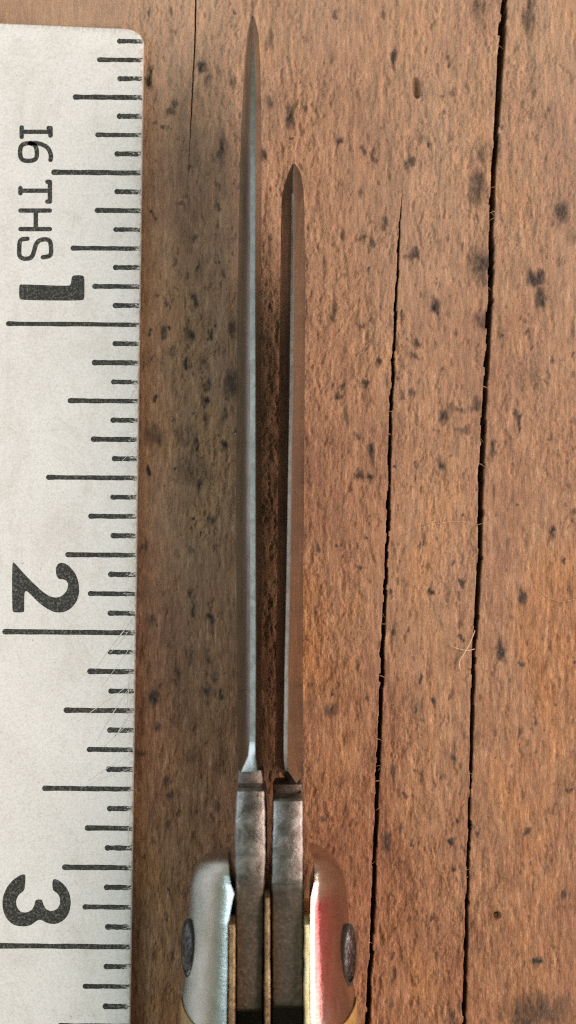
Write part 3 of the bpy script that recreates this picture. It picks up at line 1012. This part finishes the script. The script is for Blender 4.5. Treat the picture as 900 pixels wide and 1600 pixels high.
LB = [(1336, 354, 340, 0.45), (1338, 355, 330, 0.55), (1342, 356, 321, 0.66), (1350, 357, 311, 0.78), (1362, 358, 303, 0.88), (1378, 361, 297.5, 0.95), (1390, 366, 295, 0.99), (1398, 364, 294.6, 1.0), (1430, 358, 293, 1.01), (1436, 356, 292.5, 1.01),
      (1500, 355.5, 288, 1.01), (1560, 354.5, 284.5, 1.01), (1592, 354, 283, 1.0), (1596, 354, 283.2, 0.99)]
RB = [(1328, 484, 494, 0.45), (1330, 485, 502, 0.55), (1336, 487, 511, 0.67), (1346, 490, 523, 0.80), (1358, 492, 531, 0.88), (1376, 491, 538, 0.95), (1396, 486, 542, 0.99), (1430, 485, 545, 1.0), (1500, 485, 549, 1.01), (1560, 485, 553, 1.01), (1594, 485, 556, 1.0), (1598, 485, 556, .99)]
lb = side_body('bolster', ramp_st(LB), M_NICKEL, knife, seam=-1)
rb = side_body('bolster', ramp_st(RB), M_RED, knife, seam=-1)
lb['label'] = 'pale bluish bolster on the left'
rb['label'] = 'bolster on the right with a painted red reflection'


def scale_st(xi, xo0, xo1, py0):
    r_ = []
    for k in range(40):
        t_ = k / 39
        py = py0 + (PY_END - py0) * t_
        e = math.sqrt(max(0.02, 1 - max(0, (t_ - 0.9) / 0.1) ** 2))
        xo = xo0 + (xo1 - xo0) * math.sin(t_ * math.pi) * 1.0
        r_.append((py, xi, xi + (xo - xi) * e, 0.985 * (0.3 + 0.7 * e)))
    return r_


side_body('scale', scale_st(354, 281.5, 272, 1597.5), M_BONE, knife, seam=1)
side_body('scale', scale_st(485, 558.5, 566, 1599), M_BONE, knife, seam=1)


def pin(px, py, z, side, bump_r, parent):
    """domed head of the pivot pin on the flank of a bolster"""
    c = at(px, py, z)
    CA, SA = math.cos(R(21)), math.sin(R(21))
    V, F = [], []
    n, rg = 24, 6
    for i in range(rg + 1):
        a = R(90 * i / rg)
        rr, hx = bump_r * math.cos(a), 0.40 * math.sin(a)
        for j in range(n):
            b = 2 * math.pi * j / n
            k = 1 + 0.07 * math.sin(3 * b + i) + random.uniform(-.05, .05)
            h_, u_ = hx + random.uniform(-.05, .05), 0.62 * rr * k * math.sin(b)
            V.append((c[0] + side * (h_ * CA - u_ * SA), c[1] + rr * k * math.cos(b), c[2] + h_ * SA + u_ * CA))
    for i in range(rg):
        for j in range(n):
            k = (j + 1) % n
            F.append((i * n + j, i * n + k, (i + 1) * n + k, (i + 1) * n + j))
    p = link('pivot_pin', kmesh('pivot_pin', V, F, M_PIN, 40), parent)
    V, F = [], []
    for i, (rr, hx) in enumerate(((bump_r * 0.98, 0.16), (bump_r * 1.05, 0.20), (bump_r * 1.12, 0.14), (bump_r * 1.14, -0.8))):
        for j in range(n):
            b = 2 * math.pi * j / n
            u_ = 0.62 * rr * math.sin(b)
            V.append((c[0] + side * (hx * CA - u_ * SA), c[1] + rr * math.cos(b), c[2] + hx * SA + u_ * CA))
    for i in range(3):
        for j in range(n):
            k = (j + 1) % n
            F.append((i * n + j, i * n + k, (i + 1) * n + k, (i + 1) * n + j))
    link('groove_shade', kmesh('groove_shade', V, F, M_GROOVE, 40), p)  # raised dark ring painting the shade of a groove around the pin


M_PIN = mat_metal('peened_pin', (0.07, 0.06, 0.06), (0.14, 0.125, 0.135), (0.36, 0.34, 0.37), 0.26, 0.10, (0.02, 0.015, 0.015), 0.40)
pin(295, 1482, 7.9, -1, 2.05, lb)
pin(544.5, 1492, 7.9, 1, 2.15, rb)

# ------------------------------------------------------------------ loose fibres and grit on the board
def strand(name, pix, r_, mat, lift=0.25, parent=None, base=None):
    P = spline([np.array([*at(px, py, 0)[:2], 0.0]) for px, py in pix], 3)
    n = len(P)
    hs = relief(np.array([p[0] for p in P]), np.array([p[1] for p in P]))
    for i, p in enumerate(P):
        p[2] = hs[i] + r_ + lift * math.sin(math.pi * i / (n - 1)) ** 0.7
    if base is None:
        base = P[0].copy()
    rings = []
    for i in range(n):
        a, b = P[max(0, i - 1)], P[min(n - 1, i + 1)]
        d = (b - a) / np.linalg.norm(b - a)
        s_ = np.cross(d, [0, 0, 1.0])
        s_ /= np.linalg.norm(s_)
        t_ = np.cross(s_, d)
        k = r_ * (0.45 + 0.55 * math.sin(math.pi * (0.1 + 0.8 * i / (n - 1))))
        rings.append([P[i] - base + k * (math.cos(q) * s_ + math.sin(q) * t_) for q in np.linspace(0, 2 * math.pi, 6)[:-1]])
    V, F = loft(rings)
    return link(name, mesh(name, V, F, mat, 60), parent, None if parent else base), base


o, b0 = strand('loose_fibre', [(742, 985), (734, 1005), (724, 1022), (716, 1034), (719, 1048)], 0.055, M_FIBRE)
tag(o, 'pale forked fibre caught in the wide crack', 'fibre')
strand('strand', [(702, 1009), (716, 1014), (730, 1017), (741, 1014)], 0.05, M_FIBRE, 0.35, o, b0)
o, _ = strand('loose_fibre', [(634, 836), (650, 828), (668, 821), (690, 817), (712, 814), (730, 817)], 0.022, M_FIBRE, 0.15)
tag(o, 'long thin pale fibre lying between the two cracks', 'fibre')
o, _ = strand('loose_hair', [(843, 922), (856, 934), (872, 940), (888, 939), (900, 936)], 0.018, M_FIBRE, 0.15)
tag(o, 'fine curved pale hair at the right edge of the board', 'hair')
o, _ = strand('loose_hair', [(838, 1005), (839, 1014), (833, 1020), (827, 1024), (824, 1030)], 0.025, M_HAIR, 0.1)
tag(o, 'tiny reddish curled hair right of the wide crack', 'hair')


def grit(px, py, r_, label, z=None):
    c = np.array([*at(px, py, 0)[:2], 0.0])
    c[2] = relief(np.array([c[0]]), np.array([c[1]]))[0] + r_ * 0.6 if z is None else z
    V, F = [], []
    for i in range(5):
        for j in range(8):
            a, b = R(-80 + 40 * i), 2 * math.pi * j / 8
            k = r_ * random.uniform(0.75, 1.2)
            V.append((k * math.cos(a) * math.cos(b), 1.2 * k * math.cos(a) * math.sin(b), 0.8 * k * math.sin(a)))
    for i in range(4):
        for j in range(8):
            F.append((i * 8 + j, i * 8 + (j + 1) % 8, (i + 1) * 8 + (j + 1) % 8, (i + 1) * 8 + j))
    F += [tuple(range(8))[::-1], tuple(range(32, 40))]
    tag(link('grit_grain', mesh('grit_grain', V, F, M_CRUMB, 30), None, c), label, 'grit')


grit(776.5, 1431, 0.13, 'pale grain of grit sitting in the small round hole')
grit(368, 678, 0.07, 'tiny white grain beside the left blade')
